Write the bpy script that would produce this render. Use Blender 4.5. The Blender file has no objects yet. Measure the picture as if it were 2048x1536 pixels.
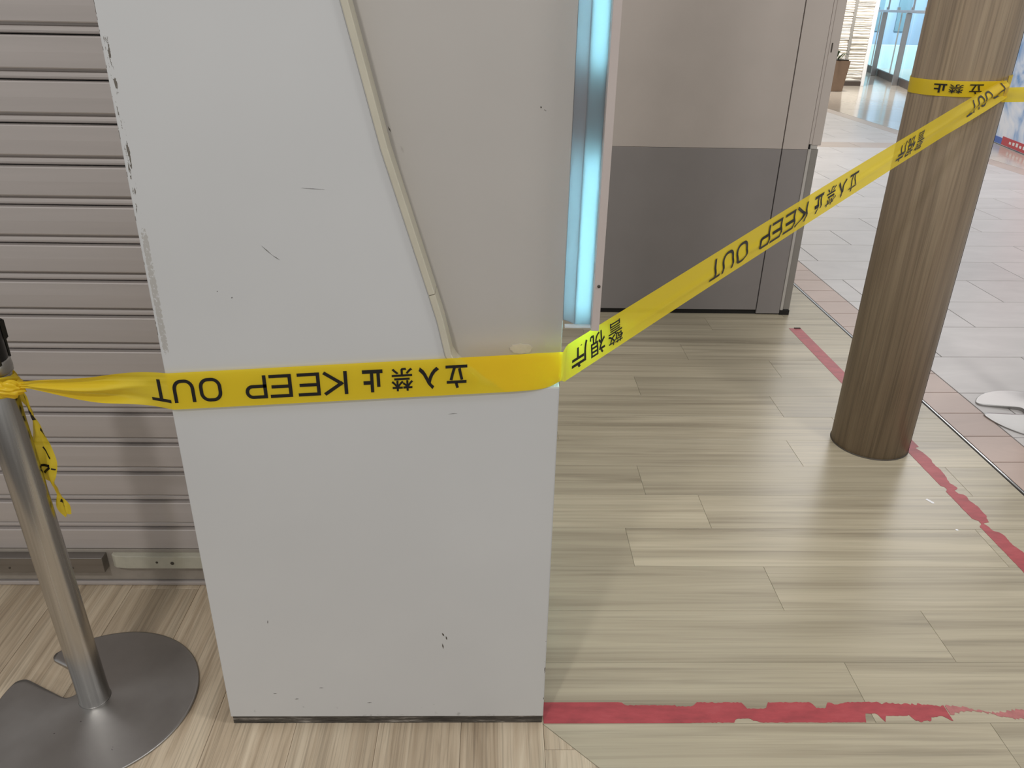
import bpy, bmesh, math, random
from mathutils import Vector, Matrix, noise
random.seed(7)
SC = bpy.context.scene
COL = SC.collection
PI = math.pi

# ------------------------------------------------------------------ camera
R = Vector((0.9996545834666793, -0.018914446307542902, 0.018247122374199228))
U = Vector((-0.008158696699730154, 0.4366550007417261, 0.8995920442041521))
F = Vector((0.024982982652632525, 0.8994301829759341, -0.4363498556544461))
cd = bpy.data.cameras.new('camera')
cam = bpy.data.objects.new('camera', cd); COL.objects.link(cam)
cam.matrix_world = Matrix(((R.x, U.x, -F.x, 0), (R.y, U.y, -F.y, 0), (R.z, U.z, -F.z, 1.3), (0, 0, 0, 1)))
cd.sensor_width = 36; cd.lens = 1574.325 / 2048 * 36; cd.clip_start = .02
SC.camera = cam

# ------------------------------------------------------------------ world, large lights, exposure
W = bpy.data.worlds.new('world'); SC.world = W; W.use_nodes = True
W.node_tree.nodes['Background'].inputs[0].default_value = (1.0, .995, .985, 1)
W.node_tree.nodes['Background'].inputs[1].default_value = .58
SC.view_settings.view_transform = 'Standard'; SC.view_settings.look = 'None'
SC.view_settings.gamma = 1; SC.view_settings.use_curve_mapping = False
SC.view_settings.exposure = 0.0

def area(name, loc, target, size, energy, color):
    l = bpy.data.lights.new(name, 'AREA'); l.shape = 'DISK'; l.size = size; l.energy = energy; l.color = color
    o = bpy.data.objects.new(name, l); COL.objects.link(o); o.location = loc
    o.rotation_euler = (Vector(target) - Vector(loc)).to_track_quat('-Z', 'Y').to_euler()
    return o
area('ceiling_downlight_front', (-.95, -1.16, 3.25), (-.4, 1.1, .4), .22, 31, (1, .98, .96))
area('ceiling_downlight_hall', (.15, 1.82, 3.1), (1.1, 2.2, 0), .45, 20, (1, .97, .93))
area('right_floor_fill', (2.0, .35, 3.2), (1.4, 1.9, .3), .45, 26, (1, .98, .96))  # added unseen fill that brightens the right floor and column front
area('tile_floor_fill', (4.0, 7.2, 3.2), (3.9, 7.0, 0), 2.6, 75, (1, .98, .97))  # wide unseen lamp added to lift the tiled floor
area('ceiling_downlight_far', (5.6, 14.1, 3.0), (6.2, 15.4, .6), .5, 165, (1, .97, .93))
area('door_room_fill', (9.6, 19.4, 2.9), (10.2, 22.0, .5), 1.0, 170, (.82, .94, 1))  # added light that brightens the room behind the glass doors

# ------------------------------------------------------------------ helpers
def lin(r, g, b):
    f = lambda c: (c / 255 / 12.92) if c / 255 <= .04045 else ((c / 255 + .055) / 1.055) ** 2.4
    return (f(r), f(g), f(b), 1)

class M:
    """node material builder"""
    def __init__(s, name, color, rough=.5, metal=0, spec=.5):
        s.m = bpy.data.materials.new(name); s.m.use_nodes = True
        s.t = s.m.node_tree; s.n = s.t.nodes; s.b = s.n['Principled BSDF']
        s.set('Base Color', color); s.set('Roughness', rough); s.set('Metallic', metal); s.set('Specular IOR Level', spec)
    def set(s, k, v): s.b.inputs[k].default_value = v; return s
    def add(s, t, **k):
        n = s.n.new(t)
        for a, v in k.items(): setattr(n, a, v)
        return n
    def link(s, a, b): s.t.links.new(a, b)
    def coords(s, scale, rand=True):
        tc = s.add('ShaderNodeTexCoord'); v = tc.outputs['Object']
        if rand:
            oi = s.add('ShaderNodeObjectInfo'); mu = s.add('ShaderNodeVectorMath', operation='SCALE')
            mu.inputs[0].default_value = (37.3, 11.7, 53.1); s.link(oi.outputs['Random'], mu.inputs['Scale'])
            ad = s.add('ShaderNodeVectorMath', operation='ADD'); s.link(v, ad.inputs[0]); s.link(mu.outputs[0], ad.inputs[1]); v = ad.outputs[0]
        mp = s.add('ShaderNodeMapping'); mp.inputs['Scale'].default_value = scale; s.link(v, mp.inputs[0])
        return mp.outputs[0]
    def noise(s, vec, scale=1, detail=4, rough=.55, dist=0):
        n = s.add('ShaderNodeTexNoise'); n.inputs['Scale'].default_value = scale; n.inputs['Detail'].default_value = detail
        n.inputs['Roughness'].default_value = rough; n.inputs['Distortion'].default_value = dist
        s.link(vec, n.inputs['Vector']); return n.outputs['Fac']
    def ramp(s, fac, stops):
        r = s.add('ShaderNodeValToRGB'); e = r.color_ramp.elements
        while len(e) < len(stops): e.new(.5)
        for el, (p, c) in zip(e, stops): el.position = p; el.color = c
        s.link(fac, r.inputs[0]); return r.outputs[0]
    def mix(s, fac, a, b, mode='MIX'):
        x = s.add('ShaderNodeMix', data_type='RGBA', blend_type=mode)
        for k, v in ((0, fac), (6, a), (7, b)):
            if hasattr(v, 'links'): s.link(v, x.inputs[k])
            else: x.inputs[k].default_value = v
        return x.outputs[2]
    def color(s, c): s.link(c, s.b.inputs['Base Color']); return s
    def bump(s, fac, strength=.1, dist=.001):
        b = s.add('ShaderNodeBump'); b.inputs['Strength'].default_value = strength; b.inputs['Distance'].default_value = dist
        s.link(fac, b.inputs['Height']); s.link(b.outputs[0], s.b.inputs['Normal']); return s
    def rough(s, fac, lo, hi):
        r = s.add('ShaderNodeMapRange'); r.inputs['To Min'].default_value = lo; r.inputs['To Max'].default_value = hi
        s.link(fac, r.inputs[0]); s.link(r.outputs[0], s.b.inputs['Roughness']); return s

BW = lambda v: (v, v, v, 1)
def wood(name, dark, mid, light, scale, fine, rough=.30, bump=.15, fl=.74):
    m = M(name, mid, rough)
    v = m.coords(scale); f = m.noise(v, 1, 5, .6, 1.4)
    base = m.ramp(f, [(.30, dark), (.50, mid), (.68, light)])
    v2 = m.coords(fine); g = m.noise(v2, 1, 3, .6)
    streak = m.ramp(g, [(.34, BW(fl)), (.52, BW(1))])
    oi = m.add('ShaderNodeObjectInfo'); tone = m.ramp(oi.outputs['Random'], [(0, BW(.90)), (1, BW(1.05))])
    c = m.mix(1.0, base, streak, 'MULTIPLY'); c = m.mix(1.0, c, tone, 'MULTIPLY')
    m.color(c); m.bump(g, bump, .0006); m.rough(f, rough - .03, rough + .08)
    return m.m

def paint(name, col, rough=.45, vary=.05, scale=6, spec=.4):
    m = M(name, col, rough, 0, spec); f = m.noise(m.coords((1, 1, 1), False), scale, 4, .6)
    m.color(m.mix(1.0, col, m.ramp(f, [(.3, BW(1 - vary)), (.7, BW(1 + vary))]), 'MULTIPLY')); m.bump(f, .03, .001)
    return m.m

MAT = {}
MAT['plank'] = wood('vinyl_plank', lin(147, 137, 117), lin(171, 161, 139), lin(184, 174, 151), (.5, 13, 1), (2.0, 100, 1), .27, .12, .84)
MAT['plank_front'] = wood('vinyl_plank_fine_grain', lin(164, 145, 121), lin(194, 176, 151), lin(212, 196, 171), (1.4, 22, 1), (3.5, 230, 1), .38, .4)
MAT['underlay'] = paint('underlay', lin(88, 78, 66), .8)
MAT['grout'] = paint('grout', lin(96, 92, 88), .85)
def tile(name, c, rough, vary=.07):
    m = M(name, c, rough); f = m.noise(m.coords((3, 9, 3)), 1, 6, .65, .6)
    oi = m.add('ShaderNodeObjectInfo'); tone = m.ramp(oi.outputs['Random'], [(0, BW(.95)), (1, BW(1.04))])
    m.color(m.mix(1.0, m.mix(1.0, c, m.ramp(f, [(.3, BW(1 - vary)), (.7, BW(1 + vary))]), 'MULTIPLY'), tone, 'MULTIPLY')); m.bump(f, .06, .001)
    return m.m
MAT['tile'] = tile('grey_porcelain', lin(190, 186, 184), .36)
MAT['pink_tile'] = tile('pink_porcelain', lin(176, 156, 146), .36)
MAT['beige_tile'] = tile('beige_border', lin(178, 163, 152), .35)
MAT['polished'] = tile('polished_stone', lin(186, 176, 162), .13, .05)
MAT['chrome'] = M('bright_metal_strip', (.62, .64, .66, 1), .18, 1).m
MAT['black'] = M('black_plastic', lin(14, 14, 15), .35).m
MAT['dark_rubber'] = paint('dark_rubber', lin(30, 29, 28), .7)
MAT['ink'] = M('black_ink', lin(22, 20, 20), .4).m

# pillar paint: off-white with chips where the left edge is worn
def pillar_paint():
    m = M('pillar_paint', lin(198, 198, 197), .42, 0, .4)
    tc = m.add('ShaderNodeTexCoord'); sp = m.add('ShaderNodeSeparateXYZ'); m.link(tc.outputs['Object'], sp.inputs[0])
    def rng(sock, a, b, lo=0., hi=1.):
        r = m.add('ShaderNodeMapRange', interpolation_type='SMOOTHSTEP'); m.link(sock, r.inputs[0])
        for k, v in zip((1, 2, 3, 4), (a, b, lo, hi)): r.inputs[k].default_value = v
        return r.outputs[0]
    def mul(a, b):
        x = m.add('ShaderNodeMath', operation='MULTIPLY'); m.link(a, x.inputs[0]); m.link(b, x.inputs[1]); return x.outputs[0]
    def gt(a, t):
        x = m.add('ShaderNodeMath', operation='GREATER_THAN'); m.link(a, x.inputs[0]); x.inputs[1].default_value = t; return x.outputs[0]
    X, Z = sp.outputs[0], sp.outputs[2]
    soft = m.noise(m.coords((1, 1, 1), False), 3, 3, .5)
    base = m.mix(1.0, lin(198, 198, 197), m.ramp(soft, [(.3, BW(.965)), (.7, BW(1.02))]), 'MULTIPLY')
    # upper left edge: knocked-off coat (dark) and sanded filler (grey)
    n1 = m.noise(m.coords((150, 150, 34), False), 1, 5, .7)
    band = mul(rng(X, -.5085, -.5055), rng(X, -.494, -.501))
    chip = mul(mul(band, rng(Z, .98, 1.03)), rng(Z, 1.275, 1.25)); chip = gt(mul(chip, n1), .515)
    n2 = m.noise(m.coords((260, 260, 200), False), 1, 4, .7)
    band2 = mul(rng(X, -.508, -.505), rng(X, -.490, -.500))
    filler = mul(mul(band2, rng(Z, .775, .82)), rng(Z, 1.03, .98)); filler = gt(mul(filler, n2), .40)
    n3 = m.noise(m.coords((60, 60, 46), False), 1, 4, .75)
    edge = mul(rng(X, -.5075, -.5092), rng(Z, .55, .75)); edge = gt(mul(edge, n3), .55)
    n4 = m.noise(m.coords((70, 70, 40), False), 1, 4, .75)
    redge = mul(rng(X, .1030, .1045), rng(Z, .5, .25)); redge = gt(mul(redge, n4), .60)
    # scuffs low down
    n5 = m.noise(m.coords((42, 42, 60), False), 1, 3, .6)
    scuff = mul(rng(Z, .17, .03), n5); scuff = rng(scuff, .60, .72, 0, .45)
    c = m.mix(scuff, base, lin(110, 106, 102)); c = m.mix(filler, c, lin(174, 171, 166))
    for k in (chip, edge, redge): c = m.mix(k, c, lin(104, 98, 90))
    m.color(c); m.bump(soft, .03, .001)
    return m.m
MAT['pillar'] = pillar_paint()
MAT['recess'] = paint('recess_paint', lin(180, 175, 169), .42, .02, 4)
MAT['banding'] = paint('beige_edge_moulding', lin(192, 186, 168), .35, .04, 20)
def dirty_base():
    m = M('dirty_base', lin(70, 66, 60), .7); f = m.noise(m.coords((14, 14, 120), False), 1, 5, .7)
    m.color(m.ramp(f, [(.40, lin(52, 48, 43)), (.55, lin(84, 79, 72)), (.66, lin(150, 144, 136))])); return m.m
MAT['dirty_base'] = dirty_base()
MAT['filler_mark'] = paint('filler_mark', lin(194, 188, 177), .6, .06, 120)

def brushed(name, c, rough, sc, lo=.82):
    m = M(name, c, rough, 1); v = m.coords(sc, False); f = m.noise(v, 1, 4, .6)
    m.color(m.mix(1.0, c, m.ramp(f, [(.3, BW(lo)), (.7, BW(1.0))]), 'MULTIPLY')); m.rough(f, rough - .07, rough + .1)
    return m.m
MAT['pole'] = brushed('brushed_steel_pole', (.60, .585, .56, 1), .24, (90, 90, 1.4), .70)
MAT['base'] = brushed('satin_steel_base', (.37, .365, .36, 1), .36, (9, 9, 9), .86)
def base_steel():
    m = M('satin_steel_base', (.43, .42, .41, 1), .34, 1); f = m.noise(m.coords((9, 9, 9), False), 1, 4, .6)
    c = m.mix(1.0, (.43, .42, .41, 1), m.ramp(f, [(.3, BW(.86)), (.7, BW(1.0))]), 'MULTIPLY')
    g = m.noise(m.coords((34, 52, 30), False), 1, 4, .7); c = m.mix(m.ramp(g, [(.70, BW(0)), (.74, BW(.8))]), c, (.10, .095, .09, 1))
    m.color(c); m.rough(f, .28, .42); m.set('Anisotropic', .65)
    t = m.add('ShaderNodeTangent', direction_type='RADIAL', axis='Z'); m.link(t.outputs[0], m.b.inputs['Tangent']); return m.m
MAT['base'] = base_steel()
MAT['collar'] = brushed('collar_metal', (.55, .55, .53, 1), .34, (20, 20, 40))
def slat_paint():
    m = M('shutter_paint', lin(181, 173, 168), .40, .2, .5); f = m.noise(m.coords((1.5, 8, 30)), 1, 4, .6)
    m.color(m.mix(1.0, lin(181, 173, 168), m.ramp(f, [(.3, BW(.94)), (.7, BW(1.04))]), 'MULTIPLY')); return m.m
MAT['slat'] = slat_paint()
MAT['rail'] = paint('shutter_rail', lin(150, 142, 132), .4, .08, 30)
MAT['lock_bar'] = brushed('dull_steel_bar', (.34, .32, .30, 1), .42, (3, 30, 60))
MAT['lock_plate'] = paint('cream_plate', lin(176, 172, 156), .45, .06, 40)
MAT['screw'] = paint('screw_hole', lin(70, 64, 56), .5)
MAT['wall_up'] = paint('wall_upper', lin(180, 171, 164), .5, .03, 5)
MAT['wall_low'] = paint('wall_lower', lin(134, 129, 127), .42, .03, 5)
MAT['post'] = paint('aluminium_post', lin(176, 172, 166), .35, .03, 10)
MAT['post_dark'] = paint('grey_post', lin(134, 130, 124), .4, .03, 10)
MAT['column'] = wood('column_veneer', lin(124, 109, 91), lin(140, 123, 102), lin(150, 134, 112), (26, 26, .7), (150, 150, 2.4), .42, .1)
MAT['housing'] = paint('light_box_paint', lin(190, 178, 172), .4, .03, 10)
def acrylic(name, c, tr):
    m = M(name, c, .35); t = m.add('ShaderNodeBsdfTranslucent'); t.inputs[0].default_value = c
    x = m.add('ShaderNodeMixShader'); x.inputs[0].default_value = tr
    m.link(m.b.outputs[0], x.inputs[1]); m.link(t.outputs[0], x.inputs[2]); m.link(x.outputs[0], m.n['Material Output'].inputs[0]); return m.m
MAT['diffuser'] = acrylic('opal_acrylic', lin(150, 148, 150), .55)
MAT['side_acrylic'] = acrylic('beige_acrylic', lin(150, 147, 150), .36)
MAT['absorber'] = paint('dark_light_absorber', lin(44, 44, 44), .7, .02)  # dark surface put inside the box to stop light bouncing
MAT['lip'] = acrylic('white_acrylic', lin(226, 228, 230), .4)
def emit(name, c, s):
    m = M(name, c, .4); m.set('Emission Color', c); m.set('Emission Strength', s); return m.m
MAT['tube'] = emit('tube_light', (.34, .88, 1, 1), 118)
def tape_mat(name, c, tr, see):
    m = M(name, c, .28, 0, .5)
    f = m.noise(m.coords((30, 30, 30), False), 1, 3, .5); m.bump(f, .12, .002)
    t = m.add('ShaderNodeBsdfTranslucent'); t.inputs[0].default_value = c
    x = m.add('ShaderNodeMixShader'); x.inputs[0].default_value = tr
    m.link(m.b.outputs[0], x.inputs[1]); m.link(t.outputs[0], x.inputs[2])
    p = m.add('ShaderNodeBsdfTransparent'); p.inputs[0].default_value = (1, .86, .2, 1)
    y = m.add('ShaderNodeMixShader'); y.inputs[0].default_value = see
    m.link(x.outputs[0], y.inputs[1]); m.link(p.outputs[0], y.inputs[2]); m.link(y.outputs[0], m.n['Material Output'].inputs[0]); return m.m
MAT['tape'] = tape_mat('yellow_film', lin(254, 226, 58), .36, .23)
def red_vinyl():
    m = M('red_vinyl', lin(176, 62, 70), .42); f = m.noise(m.coords((14, 40, 14), False), 1, 5, .65)
    m.color(m.ramp(f, [(.3, lin(140, 54, 60)), (.55, lin(164, 64, 70)), (.8, lin(172, 82, 86))])); return m.m
MAT['red'] = red_vinyl()
MAT['red_worn'] = paint('worn_red_vinyl', lin(166, 104, 102), .5, .15, 60)
MAT['white'] = paint('white_paint', lin(225, 225, 225), .4, .02)
MAT['stone'] = paint('split_stone', lin(222, 216, 206), .8, .08, 12)
MAT['brown'] = paint('brown_pot', lin(126, 104, 86), .5, .05, 8)
MAT['soil'] = paint('dark_soil', lin(50, 46, 40), .9, .3, 60)
MAT['leaf'] = paint('green_leaf', lin(66, 84, 56), .5, .2, 30)
MAT['steel'] = M('satin_door_steel', (.50, .50, .52, 1), .30, 1).m
MAT['kick'] = paint('dark_kick_plate', lin(70, 60, 54), .5, .1)
def glass():
    m = M('clear_glass', (.86, .96, .97, 1), .02); g = m.add('ShaderNodeBsdfTransparent'); g.inputs[0].default_value = (.90, .97, .985, 1)
    gl = m.add('ShaderNodeBsdfGlossy'); gl.inputs['Roughness'].default_value = .03; x = m.add('ShaderNodeMixShader'); x.inputs[0].default_value = .08; m.link(g.outputs[0], x.inputs[1]); m.link(gl.outputs[0], x.inputs[2])
    m.link(x.outputs[0], m.n['Material Output'].inputs[0]); return m.m
MAT['glass'] = glass()
MAT['blue_wall'] = paint('pale_blue_wall', lin(176, 196, 216), .5, .04, 2)
MAT['cyan_base'] = paint('pale_cyan_band', lin(214, 240, 246), .4, .03, 2)
MAT['curtain'] = paint('grey_teal_panel', lin(128, 156, 168), .5, .1, 3)
def poster_print():
    m = M('poster_print', lin(190, 205, 230), .3); v = m.coords((1, 1, 1), False); f = m.noise(v, 1.6, 3, .5, 2.2)
    a = m.ramp(f, [(.34, lin(112, 160, 214)), (.48, lin(206, 220, 240)), (.62, lin(236, 240, 248))])
    tc = m.add('ShaderNodeTexCoord'); sp = m.add('ShaderNodeSeparateXYZ'); m.link(tc.outputs['Object'], sp.inputs[0])
    r = m.add('ShaderNodeMapRange', interpolation_type='SMOOTHSTEP'); m.link(sp.outputs[0], r.inputs[0]); r.inputs[1].default_value = .0; r.inputs[2].default_value = .55
    m.color(m.mix(r.outputs[0], a, lin(232, 172, 186))); return m.m
MAT['poster'] = poster_print()
MAT['blue_band'] = paint('blue_print', lin(52, 96, 180), .3, .02)
MAT['red_band'] = paint('red_print', lin(186, 44, 58), .3, .02)
MAT['paper'] = paint('white_paper', lin(236, 236, 240), .6, .02)

def link(name, me, mat, parent=None, loc=None, rotz=0, smooth=False):
    if mat is not None: me.materials.append(mat)
    if smooth:
        for p in me.polygons: p.use_smooth = True
    o = bpy.data.objects.new(name, me); COL.objects.link(o)
    if loc is not None: o.location = loc
    if rotz: o.rotation_euler = (0, 0, rotz)
    if parent is not None:
        o.parent = parent
        o.matrix_parent_inverse = parent.matrix_basis.inverted()
    return o
def mesh(name, verts, faces):
    me = bpy.data.meshes.new(name); me.from_pydata(verts, [], faces); me.update(); return me
def from_bm(name, bm):
    bmesh.ops.recalc_face_normals(bm, faces=bm.faces)
    me = bpy.data.meshes.new(name); bm.to_mesh(me); bm.free(); return me
def tag(o, label=None, cat=None, group=None, kind=None):
    for k, v in (('label', label), ('category', cat), ('group', group), ('kind', kind)):
        if v: o[k] = v
    return o
def empty(name, loc=(0, 0, 0), rotz=0):
    o = bpy.data.objects.new(name, None); COL.objects.link(o); o.location = loc; o.rotation_euler = (0, 0, rotz); o.empty_display_size = .1; return o

def box(name, x0, x1, y0, y1, z0, z1, mat, parent=None, bev=0.0, rotz=0):
    """bevelled box, origin at its base centre"""
    c = Vector(((x0 + x1) / 2, (y0 + y1) / 2, z0))
    bm = bmesh.new(); bmesh.ops.create_cube(bm, size=1)
    for v in bm.verts:
        v.co = Vector((v.co.x * (x1 - x0), v.co.y * (y1 - y0), (v.co.z + .5) * (z1 - z0)))
    if bev: bmesh.ops.bevel(bm, geom=bm.edges[:], offset=bev, segments=2, affect='EDGES', profile=.5)
    return link(name, from_bm(name, bm), mat, parent, c, rotz)

def prism(name, poly, z0, z1, mat, parent=None, bev=.0008, ang=0.0):
    """flat piece with eased top edges; local x runs along direction ang"""
    n = len(poly); cx = sum(p[0] for p in poly) / n; cy = sum(p[1] for p in poly) / n
    ca, sa = math.cos(-ang), math.sin(-ang)
    P = [((x - cx) * ca - (y - cy) * sa, (x - cx) * sa + (y - cy) * ca) for x, y in poly]
    A = sum(P[i][0] * P[(i + 1) % n][1] - P[(i + 1) % n][0] * P[i][1] for i in range(n))
    if A < 0: P.reverse()
    ins = []
    for i in range(n):
        a, b, c = (Vector(P[i - 1]), Vector(P[i]), Vector(P[(i + 1) % n]))
        d1 = (b - a).normalized(); d2 = (c - b).normalized()
        n1 = Vector((-d1.y, d1.x)); n2 = Vector((-d2.y, d2.x)); k = (n1 + n2); k = k / max(.3, k.dot(n1))
        ins.append(b + k * bev)
    h = z1 - z0
    V = [(x, y, -h) for x, y in P] + [(x, y, -bev) for x, y in P] + [(v.x, v.y, 0) for v in ins]
    Fc = [tuple(range(2 * n, 3 * n))]
    for i in range(n):
        j = (i + 1) % n
        Fc += [(i, j, n + j, n + i), (n + i, n + j, 2 * n + j, 2 * n + i)]
    return link(name, mesh(name, V, Fc), mat, parent, (cx, cy, z1), ang)

def clip(poly, a, b, c):
    """keep a*x+b*y<=c"""
    out = []
    for i in range(len(poly)):
        p, q = poly[i], poly[(i + 1) % len(poly)]
        dp, dq = a * p[0] + b * p[1] - c, a * q[0] + b * q[1] - c
        if dp <= 0: out.append(p)
        if dp * dq < 0:
            t = dp / (dp - dq); out.append((p[0] + t * (q[0] - p[0]), p[1] + t * (q[1] - p[1])))
    res = []
    for p in out:
        if not res or abs(p[0] - res[-1][0]) + abs(p[1] - res[-1][1]) > 1e-5: res.append(p)
    if len(res) > 1 and abs(res[0][0] - res[-1][0]) + abs(res[0][1] - res[-1][1]) < 1e-5: res.pop()
    return res
def parea(p): return abs(sum(p[i][0] * p[(i + 1) % len(p)][1] - p[(i + 1) % len(p)][0] * p[i][1] for i in range(len(p)))) / 2

def lathe(prof, seg=64, cap=True):
    """prof: list of (r, z)"""
    V = []; Fc = []
    for r, z in prof:
        for i in range(seg):
            a = 2 * PI * i / seg; V.append((r * math.cos(a), r * math.sin(a), z))
    for k in range(len(prof) - 1):
        for i in range(seg):
            j = (i + 1) % seg; Fc.append((k * seg + i, k * seg + j, (k + 1) * seg + j, (k + 1) * seg + i))
    if cap:
        Fc.append(tuple(reversed(range(seg)))); Fc.append(tuple(range((len(prof) - 1) * seg, len(prof) * seg)))
    return V, Fc

# ------------------------------------------------------------------ floor
A0 = math.radians(.747)                     # the tiled hall is turned slightly against the shop front
Ex, Ey = math.cos(A0), math.sin(A0)
def TE(e, d): return (e * Ex - d * Ey, e * Ey + d * Ex)
floor = tag(link('floor', mesh('floor', [(-4, -3, -.06), (14, -3, -.06), (14, 26, -.06), (-4, 26, -.06),
      (-4, -3, -.0055), (14, -3, -.0055), (14, 26, -.0055), (-4, 26, -.0055)],
      [(3, 2, 1, 0), (4, 5, 6, 7), (0, 1, 5, 4), (1, 2, 6, 5), (2, 3, 7, 6), (3, 0, 4, 7)]), MAT['grout']), 'wood-look plank floor of the shop front meeting the tiled hall', 'floor', kind='structure')
PW, PL, GAP = .1637, .98, .0006
XM, YM = .107, 1.120
def metal_x(e=1.624): # half-plane x*Ex + y*Ey <= e
    return (Ex, Ey, e)
seams = {-1: 1.017, 0: .783, 1: 1.035, 2: .704, 3: .37, 4: .61, 5: .455, 6: .983, 7: .22, 8: 1.03, 9: .55, 10: .15, 11: .8, 12: .4}
for k in range(-5, 18):                     # planks lying left to right
    y0, y1 = YM + PW * k, YM + PW * (k + 1)
    s = seams.get(k, (k * .377) % PL) - 2 * PL
    for i in range(5):
        a, b = s + i * PL, s + (i + 1) * PL
        p = [(a + GAP / 2, y0 + GAP / 2), (b - GAP / 2, y0 + GAP / 2), (b - GAP / 2, y1 - GAP / 2), (a + GAP / 2, y1 - GAP / 2)]
        p = clip(p, -1, 0, -(XM + GAP / 2) if y0 < 1.55 else .95)
        if len(p) > 2: p = clip(p, -1, -1, -(XM + YM + GAP))
        if len(p) > 2: p = clip(p, *metal_x(1.617))
        if len(p) > 2 and parea(p) > 2e-4: prism('plank', p, -.005, 0, MAT['plank'], floor, .0005)
for k in range(-14, 6):                     # planks lying towards the shutter
    x0, x1 = XM + PW * k, XM + PW * (k + 1)
    s = -.9 + (k * .413) % PL
    for i in range(3):
        a, b = s + i * PL, s + (i + 1) * PL
        p = [(x0 + GAP / 2, a + GAP / 2), (x1 - GAP / 2, a + GAP / 2), (x1 - GAP / 2, b - GAP / 2), (x0 + GAP / 2, b - GAP / 2)]
        p = clip(p, 0, -1, -.25)
        if len(p) > 2: p = clip(p, 0, 1, 1.75)
        if k >= 0 and len(p) > 2: p = clip(p, 1, 1, XM + YM - GAP)
        if len(p) > 2 and parea(p) > 2e-4: prism('plank', p, -.005, 0, MAT['plank_front'], floor, .0005, PI / 2)
# hall: pink edging tiles, grey tiles in running bond, beige border, polished stone
TG = .004; TP = .3385
for k in range(-8, 40):
    d0 = 2.113 + .1673 * k
    p = [TE(1.634, d0 + TG / 2), TE(1.80 - TG / 2, d0 + TG / 2), TE(1.80 - TG / 2, d0 + .1673 - TG / 2), TE(1.634, d0 + .1673 - TG / 2)]
    prism('edging_tile', p, -.005, 0, MAT['pink_tile'], floor, .001, A0)
for i in range(-4, 28):
    d0 = 2.610 + TP * i
    s = 1.915 + (0 if i % 2 else TP) - 2 * TP
    for j in range(7):
        a, b = max(1.80, s + j * 2 * TP), min(4.80, s + (j + 1) * 2 * TP)
        if b - a < .03: continue
        p = [TE(a + TG / 2, d0 + TG / 2), TE(b - TG / 2, d0 + TG / 2), TE(b - TG / 2, d0 + TP - TG / 2), TE(a + TG / 2, d0 + TP - TG / 2)]
        prism('floor_tile', p, -.005, 0, MAT['beige_tile' if i == 17 else 'tile'], floor, .001, A0)
for k in range(18):
    d0 = 1.4 + .68 * k
    p = [TE(4.80 + .001, d0 + .001), TE(4.968, d0 + .001), TE(4.968, d0 + .679), TE(4.80 + .001, d0 + .679)]
    prism('border_tile', p, -.005, 0, MAT['beige_tile'], floor, .0006, A0)
for i in range(6):
    for k in range(14):
        e0, d0 = 4.975 + 1.2 * i, 4.0 + 1.3 * k
        p = [TE(e0, d0), TE(e0 + 1.194, d0), TE(e0 + 1.194, d0 + 1.294), TE(e0, d0 + 1.294)]
        prism('stone_tile', p, -.005, 0, MAT['polished'], floor, .0008, A0)
ts = empty('trim_1', (*TE(1.624, 3), 0))
tag(ts, 'thin shiny metal strip between the plank floor and the pink tiles', 'trim', kind='structure')
prism('channel', [TE(1.6185, .6), TE(1.634, .6), TE(1.634, 8), TE(1.6185, 8)], -.005, -.0006, MAT['dark_rubber'], ts, .0004, A0)
prism('strip', [TE(1.622, .6), TE(1.6295, .6), TE(1.6295, 8), TE(1.622, 8)], -.004, .0016, MAT['chrome'], ts, .0016, A0)

# ------------------------------------------------------------------ white pillar with its recess
pillar = empty('pillar', (-.2, 1.34, 0))
tag(pillar, 'broad off-white painted pillar with a slanted recess, standing beside the shutter', 'pillar')
TOPZ = 2.7
def rpath():
    """lower-left outline of the recess, from top to bottom right (x,z) on the front face"""
    P = [(-.475, 2.5), (-.198, 1.299), (-.156, 1.113), (-.0965, .904), (-.0845, .860)]
    cx, cz, r = .012, .836, .085
    for k in range(1, 14):
        a = math.radians(196 + (270 - 196) * k / 13); P.append((cx + r * math.cos(a) * 1.08, cz + r * math.sin(a)))
    P.append((.1065, .751)); return P
RP = rpath()
def front_board():
    out = [(-.51, .022), (.1065, .022)] + list(reversed(RP)) + [(-.475, TOPZ), (-.51, TOPZ)]
    bm = bmesh.new(); vs = [bm.verts.new((x, 1.120, z)) for x, z in out]; f = bm.faces.new(vs)
    r = bmesh.ops.extrude_face_region(bm, geom=[f]); vv = [g for g in r['geom'] if isinstance(g, bmesh.types.BMVert)]
    bmesh.ops.translate(bm, verts=vv, vec=(0, .034, 0))
    bmesh.ops.bevel(bm, geom=[e for e in bm.edges if all(v.co.y < 1.1201 for v in e.verts)], offset=.0012, segments=2, affect='EDGES')
    return from_bm('front_board', bm)
link('front_board', front_board(), MAT['pillar'], pillar)
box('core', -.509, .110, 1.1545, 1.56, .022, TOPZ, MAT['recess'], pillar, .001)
pb = box('baseboard', -.508, .105, 1.1235, 1.556, 0, .0222, MAT['dirty_base'], pillar, .001)
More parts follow.
